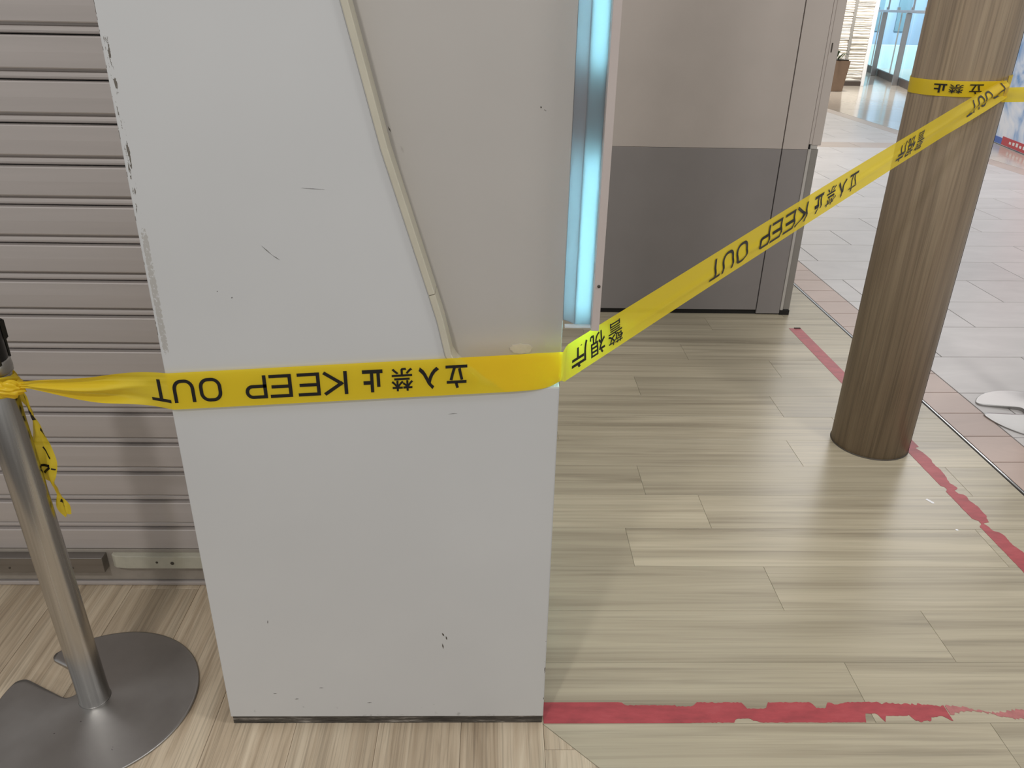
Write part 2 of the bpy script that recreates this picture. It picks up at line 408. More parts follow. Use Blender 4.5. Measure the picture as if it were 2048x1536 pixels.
def moulding(pts):
    """beige edge strip along the recess outline, 9 mm wide, proud of the board"""
    V = []; Fc = []
    n = len(pts)
    for i, (x, z) in enumerate(pts):
        a = Vector(pts[max(0, i - 1)]); b = Vector(pts[min(n - 1, i + 1)]); t = (b - a).normalized(); nn = Vector((-t.y, t.x))
        q = Vector((x, z)) + nn * .0004; w = .0095
        for off, y in ((0, 1.1545), (0, 1.1172), (.0012, 1.1162), (w - .0012, 1.1162), (w, 1.1174), (w, 1.1545)):
            c = q + nn * off; V.append((c.x, y, c.y))
    for i in range(n - 1):
        for k in range(6):
            j = (k + 1) % 6; Fc.append((i * 6 + k, i * 6 + j, (i + 1) * 6 + j, (i + 1) * 6 + k))
    Fc.append(tuple(range(6))); Fc.append(tuple(reversed(range((n - 1) * 6, n * 6))))
    bm = bmesh.new(); vs = [bm.verts.new(v) for v in V]
    for f in Fc: bm.faces.new([vs[i] for i in f])
    return from_bm('edge_moulding', bm)
link('edge_moulding', moulding(RP[:4]), MAT['banding'], pillar)
lo = [(RP[3][0] + .0003, RP[3][1] - .0012)] + RP[4:14]
link('edge_moulding', moulding(lo), MAT['banding'], pillar)
def blob(cx, cz, rx, rz, y, n=26, seed=0, th=.0006, jag=.25):
    rnd = random.Random(seed); V = []
    for i in range(n):
        a = 2 * PI * i / n; k = 1 + jag * (rnd.random() - .5); V.append((cx + rx * k * math.cos(a), y - th, cz + rz * k * math.sin(a)))
    m = n
    V += [(x, y, z) for x, _, z in V[:n]]
    return V, [tuple(range(n))] + [(i, n + i, n + (i + 1) % n, (i + 1) % n) for i in range(n)]
V, Fc = blob(.046, .803, .018, .0085, 1.1545, seed=3, th=.0009)
link('filler_patch', mesh('filler_patch', V, Fc), MAT['filler_mark'], pillar)
def marks(name, items, y, th, mat, parent):
    """short scratches on a wall face: (x0,z0,x1,z1,width)"""
    V = []; Fc = []
    for x0, z0, x1, z1, w in items:
        d = Vector((x1 - x0, z1 - z0)); d.normalize(); n = Vector((-d.y, d.x)) * w / 2; b = len(V)
        mx, mz = (x0 + x1) / 2, (z0 + z1) / 2
        for px, pz in ((x0, z0), (mx + n.x, mz + n.y), (x1, z1), (mx - n.x, mz - n.y)): V.append((px, y - th, pz))
        for px, pz in ((x0, z0), (mx + n.x, mz + n.y), (x1, z1), (mx - n.x, mz - n.y)): V.append((px, y + .0002, pz))
        Fc.append((b + 3, b + 2, b + 1, b))
        for i in range(4): j = (i + 1) % 4; Fc.append((b + i, b + j, b + 4 + j, b + 4 + i))
    o = link(name, mesh(name, V, Fc), mat, parent); o['kind'] = 'stuff'; return o
sc_ = [(-.336, .976, -.322, .962, .0009), (-.322, .962, -.312, .955, .0008), (-.27, 1.06, -.238, 1.058, .0006), (-.070, .702, -.056, .703, .0006),
       (-.39, .895, -.3885, .897, .0016), (-.41, .905, -.409, .906, .0015), (-.09, .24, -.086, .231, .003), (-.083, .232, -.081, .222, .0025), (-.09, .214, -.088, .200, .0025),
       (-.145, 1.145, -.141, 1.137, .002), (-.41, .262, -.409, .270, .0012), (-.33, .10, -.322, .10, .0012), (-.42, .085, -.413, .0855, .0014), (-.38, .07, -.372, .071, .0016), (-.24, .06, -.231, .061, .0012)]
marks('scratch_marks', sc_, 1.120, .00025, MAT['screw'], pillar)
marks('pock_marks', [(.064, 1.168, .0655, 1.170, .0028), (.069, 1.165, .070, 1.166, .001), (.071, 1.164, .072, 1.165, .001)], 1.1545, .0002, MAT['screw'], pillar)

# ------------------------------------------------------------------ light box on the pillar's right flank
lb = empty('light_box', (.137, 1.2, .849))
tag(lb, 'tall narrow glowing cyan light box fixed to the right side of the white pillar', 'light box')
ZB = .849
box('side_plate', .1512, .1630, 1.120, 1.300, ZB - .001, TOPZ, MAT['housing'], lb, .0007)
box('back_plate', .1105, .1512, 1.292, 1.299, ZB, TOPZ, MAT['absorber'], lb)
box('side_light_absorber', .1496, .1511, 1.1395, 1.2915, ZB + .004, TOPZ, MAT['absorber'], lb)  # added unseen dark sheet, keeps the gap between the tubes dark
box('pillar_light_absorber', .1103, .1118, 1.158, 1.2915, ZB + .004, TOPZ, MAT['absorber'], lb)  # same added sheet on the pillar side, soaks up stray tube light
box('bottom_lip', .1112, .1511, 1.1295, 1.1385, ZB, ZB + .0035, MAT['lip'], lb, .0004)
box('front_diffuser', .1262, .1511, 1.1365, 1.1390, ZB + .0036, TOPZ, MAT['diffuser'], lb)
def sidediff():
    V = []
    for z in (ZB + .0036, TOPZ):
        V += [(.1101, 1.1555, z), (.1262, 1.1375, z), (.1276, 1.1390, z), (.1115, 1.1575, z)]
    return mesh('side_diffuser', V, [(3, 2, 1, 0), (4, 5, 6, 7)] + [(i, (i + 1) % 4, 4 + (i + 1) % 4, 4 + i) for i in range(4)])
link('side_diffuser', sidediff(), MAT['side_acrylic'], lb)
for z0, z1, tx, ty in ((.862, 1.112, .1400, 1.165), (1.222, 1.80, .1400, 1.165), (.853, 1.06, .126, 1.262)):  # third tube is added at the back to light the tape below
    V, Fc = lathe([(.004, 0), (.008, .004), (.008, z1 - z0 - .004), (.004, z1 - z0)], 16)
    link('fluorescent_and_fill_tube', mesh('fluorescent_and_fill_tube', V, Fc), MAT['tube'], lb, (tx, ty, z0), 0, True)
V, Fc = lathe([(.0025, 0), (.0025, .0012), (.001, .0018)], 12)
sw = link('screw', mesh('screw', V, Fc), MAT['screw'], lb, (.158, 1.1202, .920)); sw.rotation_euler = (PI / 2, 0, 0)

# ------------------------------------------------------------------ roller shutter
sh = empty('roller_shutter', (-1.3, 1.545, 0))
tag(sh, 'closed taupe-grey metal roller shutter of horizontal slats behind the left barrier post', 'shutter')
YS = 1.539; XL, XR = -2.5, -.47
prof = [(YS + .016, 0), (YS + .0012, -.0010), (YS, -.0030), (YS - .0006, -.028), (YS, -.0535), (YS + .0012, -.0555), (YS + .0120, -.0563), (YS + .0124, -.0600), (YS + .0098, -.0620), (YS + .0082, -.0655), (YS + .0076, -.0690), (YS + .0082, -.0722), (YS + .0100, -.0738), (YS + .016, -.0742)]
def slat_mesh():
    V = []; Fc = []; n = len(prof)
    for x in (XL, XR):
        V += [(x, y, z) for y, z in prof]
    V = [(x - (XL + XR) / 2, y - YS, z) for x, y, z in V]
    for i in range(n - 1): Fc.append((i, i + 1, n + i + 1, n + i))
    Fc.append((n - 1, 0, n, 2 * n - 1)); Fc.append(tuple(range(n - 1, -1, -1))); Fc.append(tuple(range(n, 2 * n)))
    bm = bmesh.new(); vs = [bm.verts.new(v) for v in V]
    for f in Fc: bm.faces.new([vs[i] for i in f])
    me = from_bm('slat', bm); me.materials.append(MAT['slat']); return me
sm = slat_mesh()
for k in range(0, 24):
    z = .163 + .0764 * k
    link('slat', sm, None, sh, ((XL + XR) / 2, YS, z))
box('dark_backing', XL, XR, YS + .0165, YS + .022, .05, 1.95, MAT['dark_rubber'], sh)
box('bottom_bar', XL, XR, YS - .001, YS + .02, .0155, .106, MAT['rail'], sh, .001)
box('bottom_lip', XL, XR, YS - .006, YS + .02, .0015, .0125, MAT['slat'], sh, .002)
box('lock_bar', XL, -.921, YS - .026, YS - .001, .056, .0985, MAT['lock_bar'], sh, .0012)
def plate():
    out = [(-.905, YS - .001), (-.905, YS - .010), (-.896, YS - .016), (-.872, YS - .019), (-.50, YS - .019), (-.50, YS - .001)]
    V = [(x, y, .063) for x, y in out] + [(x, y, .098) for x, y in out]; n = 6
    return mesh('lock_plate', V, [tuple(range(n)), tuple(range(2 * n - 1, n - 1, -1))] + [(i, n + i, n + (i + 1) % n, (i + 1) % n) for i in range(n)])
bm = bmesh.new(); bm.from_mesh(plate()); bmesh.ops.bevel(bm, geom=bm.edges[:], offset=.0008, segments=1, affect='EDGES')
lp = link('lock_plate', from_bm('lock_plate', bm), MAT['lock_plate'], sh)
for x, y, z, r, par in ((-.761, YS - .0190, .0790, .0045, lp), (-.797, YS - .0190, .0815, .003, lp), (-1.142, YS - .0262, .070, .0026, sh), (-.995, YS - .0262, .070, .0026, sh), (-1.055, YS - .0004, .118, .003, sh)):
    V, Fc = lathe([(r, 0), (r, .0006), (r * .6, .0009)], 12)
    s_ = link('screw', mesh('screw', V, Fc), MAT['screw'], par, (x, y, z)); s_.rotation_euler = (PI / 2, 0, 0)

# ------------------------------------------------------------------ back wall of the shop front
wb = empty('wall_back', (.5, 3.5, 0))
tag(wb, 'two-tone grey panelled wall with dark lower half behind the barrier tape', 'wall', kind='structure')
YW = 3.449
box('lower_panel', -.9, 1.230, YW, YW + .05, .024, .7545, MAT['wall_low'], wb, .0012)
box('upper_panel', -.9, 1.230, YW, YW + .05, .7555, 2.7, MAT['wall_up'], wb, .0012)
box('lower_panel', 1.2345, 1.344, YW, YW + .05, .006, .7545, MAT['wall_low'], wb, .0012)
box('upper_panel', 1.2345, 1.344, YW, YW + .05, .7555, 2.7, MAT['wall_up'], wb, .0012)
box('shadow_gap', -.9, 1.344, YW + .012, YW + .05, 0, .024, MAT['dark_rubber'], wb)
box('corner_post', 1.345, 1.3575, YW - .004, YW + .06, .024, .757, MAT['post'], wb, .002)
box('corner_post', 1.345, 1.357, YW - .001, YW + .06, .776, 2.7, MAT['wall_up'], wb, .002)
box('end_post', 1.358, 1.392, YW + .006, YW + .09, .024, .757, MAT['post_dark'], wb, .003)
box('end_post', 1.358, 1.398, YW + .002, YW + .09, .772, 2.7, MAT['wall_up'], wb, .003)
box('bracket', 1.352, 1.384, YW + .004, YW + .07, .757, .7755, MAT['post'], wb, .001)
box('latch', 1.3465, 1.3505, YW - .004, YW + .01, .757, .776, MAT['black'], wb)
box('post_foot', 1.345, 1.391, YW - .001, YW + .088, 0, .0238, MAT['black'], wb, .001)
box('chip', 1.366, 1.371, YW + .0005, YW + .004, 1.14, 1.175, MAT['screw'], wb)

# ------------------------------------------------------------------ wooden column
CX, CY, CR = 1.26, 2.26, .120
col = empty('column', (CX, CY, 0))
tag(col, 'round wood-veneered column wrapped with yellow tape near its top', 'column')
V, Fc = lathe([(CR, .001), (CR, .9), (CR, 1.8), (CR, 2.7)], 96)
link('shaft', mesh('shaft', V, Fc), MAT['column'], col, (CX, CY, 0), 0, True)
V, Fc = lathe([(CR + .0004, 0), (CR + .0025, .0002), (CR + .0015, .002), (CR + .0002, .003)], 96, False)
link('floor_sealant', mesh('floor_sealant', V, Fc), MAT['screw'], col, (CX, CY, 0), 0, True)
box('veneer_seam', CX + .1046, CX + .1054, CY - .0600, CY - .0590, .003, 2.69, MAT['screw'], col)

# ------------------------------------------------------------------ stanchions
BR = .197
def base_mesh():
    hw, c = .030, .026
    rings = [.012, .03, .041, .0425, .046, .052, .060, .070, .09, .11, .13, .15, BR - c, BR - .02, BR - .014, BR - .009, BR - .005, BR - .002, BR]
    nseg = 96; V = []; Fc = []
    for r in rings:
        if r <= .041: h = 0.0
        elif r < .07: h = math.sqrt(max(0, hw * hw - (.071 - r) ** 2))
        elif r <= BR - c: h = hw
        else: h = hw + c - math.sqrt(max(0, c * c - (r - (BR - c)) ** 2))
        al = math.asin(min(1, h / r))
        z = .0045 + .0125 * (1 - r / BR) ** 1.25
        if r == BR: z = .0036
        for i in range(nseg + 1):
            a = al + (2 * PI - 2 * al) * i / nseg; V.append((r * math.cos(a), r * math.sin(a), z))
    n = nseg + 1
    for k in range(len(rings) - 1):
        for i in range(nseg): Fc.append((k * n + i, (k + 1) * n + i, (k + 1) * n + i + 1, k * n + i + 1))
    bm = bmesh.new(); vs = [bm.verts.new(v) for v in V]
    for f in Fc: bm.faces.new([vs[i] for i in f])
    bmesh.ops.remove_doubles(bm, verts=bm.verts, dist=1e-5)
    bmesh.ops.recalc_face_normals(bm, faces=bm.faces)
    if sum(f.normal.z for f in bm.faces) < 0: bmesh.ops.reverse_faces(bm, faces=bm.faces)
    bd = [e for e in bm.edges if e.is_boundary]
    r = bmesh.ops.extrude_edge_only(bm, edges=bd)
    for v in [g for g in r['geom'] if isinstance(g, bmesh.types.BMVert)]: v.co.z = 0.0004
    me = from_bm('base', bm)
    for p in me.polygons: p.use_smooth = abs(p.normal.z) > .5
    return me
BASE = base_mesh()
def stanchion(loc, slot_deg, tilt, label):
    st = empty('stanchion', loc)
    tag(st, label, 'stanchion', 'steel barrier posts')
    b = link('base', BASE, MAT['base'] if not BASE.materials else None, st, loc); b.rotation_euler = (0, 0, math.radians(slot_deg))
    def part(name, prof, mat, par=st, seg=48):
        V, Fc = lathe(prof, seg); V = [(x + z * tilt, y, z) for x, y, z in V]
        return link(name, mesh(name, V, Fc), mat, par, loc, 0, True)
    part('pole', [(.0305, .0145), (.0296, .018), (.0289, .026), (.0286, .05), (.0286, .40), (.0286, .738), (.0275, .742)], MAT['pole'])
    part('collar', [(.0278, .7425), (.0325, .7440), (.0330, .752), (.0322, .7620), (.0300, .7650)], MAT['collar'])
    h = part('head', [(.0295, .7652), (.0300, .768), (.0300, .832), (.0275, .838), (.012, .840)], MAT['black'])
    x0 = loc[0] + .78 * tilt
    for k in range(4):
        a = math.radians(-35 + 90 * k)
        bm = bmesh.new(); bmesh.ops.create_cube(bm, size=1)
        for v in bm.verts: v.co = Vector((v.co.x * .010, v.co.y * .020, v.co.z * .034))
        bmesh.ops.bevel(bm, geom=bm.edges[:], offset=.002, segments=2, affect='EDGES')
        o = link('belt_slot', from_bm('belt_slot', bm), MAT['black'], h, (x0 + .032 * math.cos(a), loc[1] + .032 * math.sin(a), .810)); o.rotation_euler = (0, 0, a)
        bm = bmesh.new(); bmesh.ops.create_cube(bm, size=1)
        for v in bm.verts: v.co = Vector((v.co.x * .006, v.co.y * .014, v.co.z * .040))
        bmesh.ops.bevel(bm, geom=bm.edges[:], offset=.0022, segments=2, affect='EDGES')
        o = link('slot_tongue', from_bm('slot_tongue', bm), MAT['black'], h, (x0 + .0315 * math.cos(a), loc[1] + .0315 * math.sin(a), .779)); o.rotation_euler = (0, 0, a)
    return st
SX, SY = -.801, 1.176
stanchion((SX, SY, 0), 151.7, -.019, 'brushed steel barrier post with slotted round base in front of the shutter')
stanchion((1.955, 2.455, 0), 166, 0, 'steel barrier post with slotted base standing on the tiles beyond the wooden column')

# ------------------------------------------------------------------ yellow barrier tape
tape = empty('barrier_tape', (-.2, 1.118, .75))
tag(tape, 'yellow police keep-out tape tied to the post, crossing the pillar to the column', 'tape')
def cat(p, t):
    """catmull-rom over a list of tuples"""
    n = len(p) - 1; x = max(0, min(n - 1e-9, t)); i = int(x); f = x - i
    a, b, c, d = p[max(0, i - 1)], p[i], p[i + 1], p[min(n, i + 2)]
    return tuple(.5 * ((2 * b[k]) + (c[k] - a[k]) * f + (2 * a[k] - 5 * b[k] + 4 * c[k] - d[k]) * f * f + (3 * b[k] - a[k] - 3 * c[k] + d[k]) * f ** 3) for k in range(len(b)))
def lerp(p, t):
    n = len(p) - 1; x = max(0, min(n - 1e-9, t)); i = int(x); f = x - i
    return tuple(p[i][k] * (1 - f) + p[i + 1][k] * f for k in range(len(p[i])))
def ribbon(name, surf, u0, u1, du, nv, mat, parent, smooth=True):
    nu = max(2, int((u1 - u0) / du)); V = []; Fc = []
    for i in range(nu + 1):
        u = u0 + (u1 - u0) * i / nu
        for j in range(nv + 1): V.append(tuple(surf(u, -1 + 2 * j / nv)))
    n = nv + 1
    for i in range(nu):
        for j in range(nv): Fc.append((i * n + j, (i + 1) * n + j, (i + 1) * n + j + 1, i * n + j + 1))
    return link(name, mesh(name, V, Fc), mat, parent, None, 0, smooth)
# main run: u is the length along the tape, 0 at the pillar's right edge
CB = Vector((.1125, 1.140)); TB = Vector((1.340, 2.166)); DS = (TB - CB); LS = DS.length; DS /= LS; NS = Vector((DS.y, -DS.x))
def run(u, v):
    """u<0: over the pillar front; u>0: free span to the column; v in -1..1, up positive"""
    if u <= -.004:
        x = .1125 + u
        z = .7825 + (x - .104) * .068
        hw = .0318
        y = 1.1142
        if x > -.07: # over the recess the tape leans back into it
            y = 1.1142 + .004 * max(0, min(1, (x - .02) / .09)) ** 2
        if x > .07: hw -= .0015 * (x - .07) / .04
        zz = z + v * hw
        if x > .03 and v < 0: y += .006 * ((x - .03) / .08) ** 2 * (v * v); zz += .010 * max(0, (x - .075) / .035) ** 2 * v * v
        if x < -.507: # free part, gathered towards the knot
            g = max(0., min(1., (-.507 - x) / .245)); gg = g ** 1.15
            hw = .0318 * (1 - gg) + .0065 * gg; zc = .741 - .006 * g
            y = 1.1142 + .032 * g
            fd = min(1, max(0, (g - .10) / .35)); pl = math.sin(v * 5.2 + 1.0 + .8 * g) * .011 * fd * math.sin(PI * min(1, g * 1.05)) ** .5 + math.sin(v * 11 - 2 + 5 * g) * .0025 * fd
            return Vector((x, y - pl * .9 + .001, zc + v * hw + .004 * math.sin(7 * g) * (1 - g)))
        return Vector((x, y, zz))
    if u < .005:
        a = run(-.00401, v); b = run(.005, v); t = (u + .004) / .009; s = t * t * (3 - 2 * t); p = a.lerp(b, s); 
        p += Vector((.0012, -.0016, 0)) * math.sin(PI * t); return p
    t = u / LS
    c = CB + DS * u
    z = .7810 + .2156 * u + .004 * math.sin(PI * t)
    hw = .0318 + .0035 * math.sin(PI * min(1, t * 1.1)) ** 2
    e = max(0, (t - .80) / .20)
    hw = hw - .006 * e * e
    lean = .006 * math.sin(PI * t) * v                      # slight belly
    crease = .0035 * math.exp(-((v + .15 - .5 * (t - .5)) / .22) ** 2) * math.sin(PI * t) + e * .010 * math.sin(v * 5.5 + 1) * (1 - .3 * e)
    st = max(0, 1 - u / .10)
    q = c + NS * (lean + crease) + DS * (-v * hw * .21 * (1 - st))
    return Vector((q.x, q.y, z + v * hw * (1 - .02 * (1 - st))))
main = ribbon('tape_run', run, -.868, LS - .004, .006, 18, MAT['tape'], tape)
def y_shift(u, v):
    p = run(u, v); k = max(0, min(1, (-.03 - u) / .12)); return p + Vector((0, .0022 + .001 * math.sin(9 * v), .0))
def block_surf(t, v):
    u0 = -.165 + .045 * (1 - v) / 2 * 1.6; return y_shift(u0 + (-.0045 - u0) * t, v * .97)
ribbon('light_block_layer', block_surf, 0, 1, .04, 10, MAT['tape'], tape)  # layer added behind the tape to block light shining through over the recess
# lettering: one pattern repeats every 1.016 m and hangs upside down
DG = bpy.context.evaluated_depsgraph_get
GL = {}
def glyph(ch, bold):
    if ch in GL: return GL[ch]
    c = bpy.data.curves.new('glyph', 'FONT'); c.body = ch; c.offset = bold; c.resolution_u = 4
    o = bpy.data.objects.new('glyph', c); COL.objects.link(o); bpy.context.view_layer.update()
    me = o.evaluated_get(DG()).to_mesh(); bm = bmesh.new(); bm.from_mesh(me)
    bmesh.ops.remove_doubles(bm, verts=bm.verts, dist=1e-4)
    bmesh.ops.triangulate(bm, faces=bm.faces)
    for _ in range(2):
        long = [e for e in bm.edges if e.calc_length() > .16]
        if long: bmesh.ops.subdivide_edges(bm, edges=long, cuts=1); bmesh.ops.triangulate(bm, faces=bm.faces)
    xs = [v.co.x for v in bm.verts]; ys = [v.co.y for v in bm.verts]; x0, x1, y0, y1 = min(xs), max(xs), min(ys), max(ys)
    V = [((v.co.x - (x0 + x1) / 2) / (x1 - x0), (v.co.y - (y0 + y1) / 2) / (y1 - y0)) for v in bm.verts]
    bm.verts.ensure_lookup_table(); bm.verts.index_update(); Fc = [tuple(v.index for v in f.verts) for f in bm.faces]
    bm.free(); bpy.data.objects.remove(o); bpy.data.curves.remove(c); GL[ch] = (V, Fc); return GL[ch]
ARC = lambda cx, cy, rx, ry, a0, a1, n=7: [(cx + rx * math.cos(math.radians(a0 + (a1 - a0) * k / n)), cy + ry * math.sin(math.radians(a0 + (a1 - a0) * k / n))) for k in range(n + 1)]
MONO = {'T': [[(-.5, .5), (.5, .5)], [(0, .5), (0, -.5)]],
        'U': [[(-.5, .5), (-.5, -.1)] + ARC(-.1, -.1, .4, .4, 180, 270) + ARC(.1, -.1, .4, .4, 270, 360) + [(.5, .5)]],
        'O': [ARC(-.1, -.14, .4, .36, 180, 270) + ARC(.1, -.14, .4, .36, 270, 360) + ARC(.1, .14, .4, .36, 0, 90) + ARC(-.1, .14, .4, .36, 90, 180) + [(-.5, -.14)]],
        'P': [[(-.5, -.5), (-.5, .5), (.2, .5)] + ARC(.2, .23, .3, .27, 90, -90, 10) + [(-.5, -.04)]],
        'E': [[(.5, .5), (-.5, .5), (-.5, -.5), (.5, -.5)], [(-.5, .02), (.4, .02)]],
        'K': [[(-.5, .5), (-.5, -.5)], [(.5, .5), (-.28, .02)], [(-.28, .02), (.5, -.5)]]}
def mono(ch, w, h, sw=.0056):
    V = []; Fc = []
    ww, hh = w - sw, h - sw
    for pl in MONO[ch]:
        P = []
        for a, b in zip(pl[:-1], pl[1:]):
            A, B = Vector((a[0] * ww, a[1] * hh)), Vector((b[0] * ww, b[1] * hh)); k = max(1, int((B - A).length / .004))
            P += [A.lerp(B, i / k) for i in range(k)]
        P.append(Vector((pl[-1][0] * ww, pl[-1][1] * hh)))
        P = [P[0]] + [b for a, b in zip(P[:-1], P[1:]) if (b - a).length > 2e-4]; n = len(P); b0 = len(V)
        closed = (P[0] - P[-1]).length < 1e-5
        for i in range(n):
            d0 = (P[i] - P[i - 1]).normalized() if i else ((P[-1] - P[-2]).normalized() if closed else (P[1] - P[0]).normalized())
            d1 = (P[i + 1] - P[i]).normalized() if i < n - 1 else ((P[1] - P[0]).normalized() if closed else d0)
            n0, n1 = Vector((-d0.y, d0.x)), Vector((-d1.y, d1.x)); m_ = n0 + n1
            if m_.length < 1e-6: m_ = n0
            m_ = m_ / max(.5, m_.dot(n0)); q = P[i].copy()
            if not closed and i == 0: q -= d1 * sw / 2
            if not closed and i == n - 1: q += d0 * sw / 2
            for sg in (-1, 1): V.append(((q.x + m_.x * sg * sw / 2) / w, (q.y + m_.y * sg * sw / 2) / h, MONO[ch].index(pl) * .00012))
        for i in range(n - 1): Fc.append((b0 + 2 * i, b0 + 2 * i + 2, b0 + 2 * i + 3, b0 + 2 * i + 1))
    return V, Fc
PAT = [('庁', .036, .035, .0440, .024), ('視', .0765, .035, .0440, .012), ('警', .119, .035, .0440, .005),
       ('T', .383, .031, .040, .012), ('U', .421, .034, .040, .012), ('O', .463, .035, .041, .012), ('P', .534, .034, .040, .012), ('E', .573, .035, .040, .012),
       ('E', .617, .035, .040, .012), ('K', .659, .037, .040, .012), ('止', .717, .032, .039, .040), ('禁', .763, .034, .040, .011), ('入', .805, .032, .039, .040), ('立', .848, .034, .040, .020)]
PER = 1.0165
def letter(ch, u, w, h, bold, surf, parent, eps, vmax=.0318, flip=-1, side=None):
    V, Fc = mono(ch, w, h) if ch in MONO else glyph(ch, bold); P = []
    for gx, gy, *ly in V:
        uu = u + flip * gx * w; vv = flip * gy * h / vmax
        p = surf(uu, vv); a = surf(uu + .001, vv) - p; b = surf(uu, vv + .02) - p; n = a.cross(b)
        if n.length < 1e-12: n = Vector((0, -1, 0))
        n.normalize(); P.append(tuple(p + n * (eps + (ly[0] if ly else 0))))
    return link('letter', mesh('letter', P, Fc), MAT['ink'], parent)
for rep in (-1, 0, 1):
    for ch, u, w, h, bo in PAT:
        uc = u + rep * PER
        if uc < -.66 or uc > LS - .03: continue
        letter(ch, uc, w, h, bo, run, main, .0006 if uc < -.01 else .0013)
# wrap around the column, folded to about half width, then on to the right
a0 = math.atan2(TB.y - CY, TB.x - CX)
def wrap(u, v):
    t = u; a = a0 - .02 + t * (2 * PI * .985)
    zc = 1.1235 + .004 * math.cos(a) - .004 * t
    hw = .0262 - .007 * min(1, t * 3)
    rr = CR + .0022 + .001 * math.sin(9 * a) + .0006 * v
    rr += .0022 * max(0, t - .93) / .07
    return Vector((CX + rr * math.cos(a), CY + rr * math.sin(a), zc + v * hw))
wr = ribbon('column_wrap', wrap, 0, 1, .012, 8, MAT['tape'], tape)
def wrapm(u, v): return wrap(u / (2 * PI * CR), v)
for ch, deg, w, h, bo in (('立', 262, .034, .024, .022), ('禁', 240, .034, .022, .014), ('止', 222, .032, .022, .022)):
    a = math.radians(deg); letter(ch, ((a - a0 + .02) % (2 * PI)) / .985 * CR, w, h, bo, wrapm, wr, .0012, .0192)
ew = wrap(1, 0)
def tail_right(u, v):
    p = Vector((ew.x + .004, ew.y - .003, ew.z - .016)); d = Vector((.93, .36, -.010)).normalized()
    c = p + d * u; hw = .0195 + .002 * math.sin(u * 5)
    return c + Vector((.15, -.25, 1)).normalized() * v * hw + Vector((0, -.003, 0)) * math.sin(3 * v + u * 9)
ribbon('tape_end', tail_right, 0, 1.5, .03, 6, MAT['tape'], tape)
# knot around the steel post
px = lambda z: SX - .019 * z
def ring(zc, tilt, ph, hw, r0):
    def s(u, v):
        a = u; r = r0 + .0018 * math.sin(5 * a + ph) + .0022 * math.sin(v * 4 + 3 * a) + .002 * (1 - v * v)
        z = zc + tilt * math.cos(a - ph) + v * hw * (.75 + .25 * math.sin(2 * a + ph))
        return Vector((px(z) + r * math.cos(a), SY + r * math.sin(a), z))
    return s
ribbon('knot_loop', ring(.726, .010, -1.2, .0150, .0310), 0, 2 * PI, .08, 7, MAT['tape'], tape)
ribbon('knot_loop', ring(.722, -.008, -.4, .0125, .0345), 0, 2 * PI, .08, 7, MAT['tape'], tape)
def knotlump():
    bm = bmesh.new(); bmesh.ops.create_icosphere(bm, subdivisions=4, radius=1)
    for v in bm.verts:
        n = v.co.copy(); k = 1 + .28 * math.sin(6 * n.z + 3 * n.x) * math.cos(5 * n.y + 2 * n.x) + .12 * math.sin(13 * n.z - 6 * n.y)
        v.co = Vector((n.x * .020 * k, n.y * .010 * k, n.z * .0125 * k + n.x * .002))
    me = from_bm('knot', bm); return me
k_ = link('knot', knotlump(), MAT['tape'], tape, (-.773, 1.1455, .7275), 0, True); k_.rotation_euler = (0, math.radians(14), math.radians(24))
TS = [(-.786, 1.176, .722, 20, .010), (-.784, 1.190, .694, 35, .016), (-.783, 1.198, .655, 60, .018), (-.784, 1.200, .618, 20, .013), (-.788, 1.200, .585, -15, .021), (-.789, 1.200, .552, -5, .024),
      (-.784, 1.200, .525, 25, .015), (-.779, 1.200, .502, 70, .006), (-.7755, 1.199, .484, 20, .010), (-.7725, 1.198, .466, 10, .011), (-.7690, 1.198, .447, 20, .008)]
def tl(u, v):
    x, y, z, a, hw = cat(TS, u); a = math.radians(a)
    y_shift = .004 * math.sin(v * 4 + u * 1.7)
    if u > 9: z += .004 * math.sin(7 * v) * (u - 9)
    return Vector((x + math.cos(a) * v * hw, y - math.sin(a) * v * hw + y_shift, z + .006 * v))
tailo = ribbon('loose_end', tl, 0, 10, .12, 8, MAT['tape'], tape)
for u0, v0, u1, v1, w in ((.9, .1, 1.15, .7, .22), (1.5, .3, 2.0, .8, .25), (2.1, .2, 2.2, .9, .3), (2.9, .6, 3.4, .95, .25), (3.9, -.7, 4.0, -.2, .12), (4.0, .2, 4.7, .65, .10), (5.0, -.6, 5.1, .5, .16), (5.2, .5, 5.6, -.4, .16), (5.3, .6, 5.5, .9, .10), (8.3, -.2, 9.0, .3, .35)):
    V = []; K = 6; d = Vector((u1 - u0, v1 - v0)); n = Vector((-d.y, d.x)).normalized() * w / 2
    for i in range(K + 1):
        for sgn in (-1, 1):
            q = Vector((u0, v0)) + d * i / K + n * sgn; V.append(tuple(tl(q.x, max(-.98, min(.98, q.y))) + Vector((0, -.0008, 0))))
    link('printed_stroke', mesh('printed_stroke', V, [(2 * i, 2 * i + 1, 2 * i + 3, 2 * i + 2) for i in range(K)]), MAT['ink'], tailo)

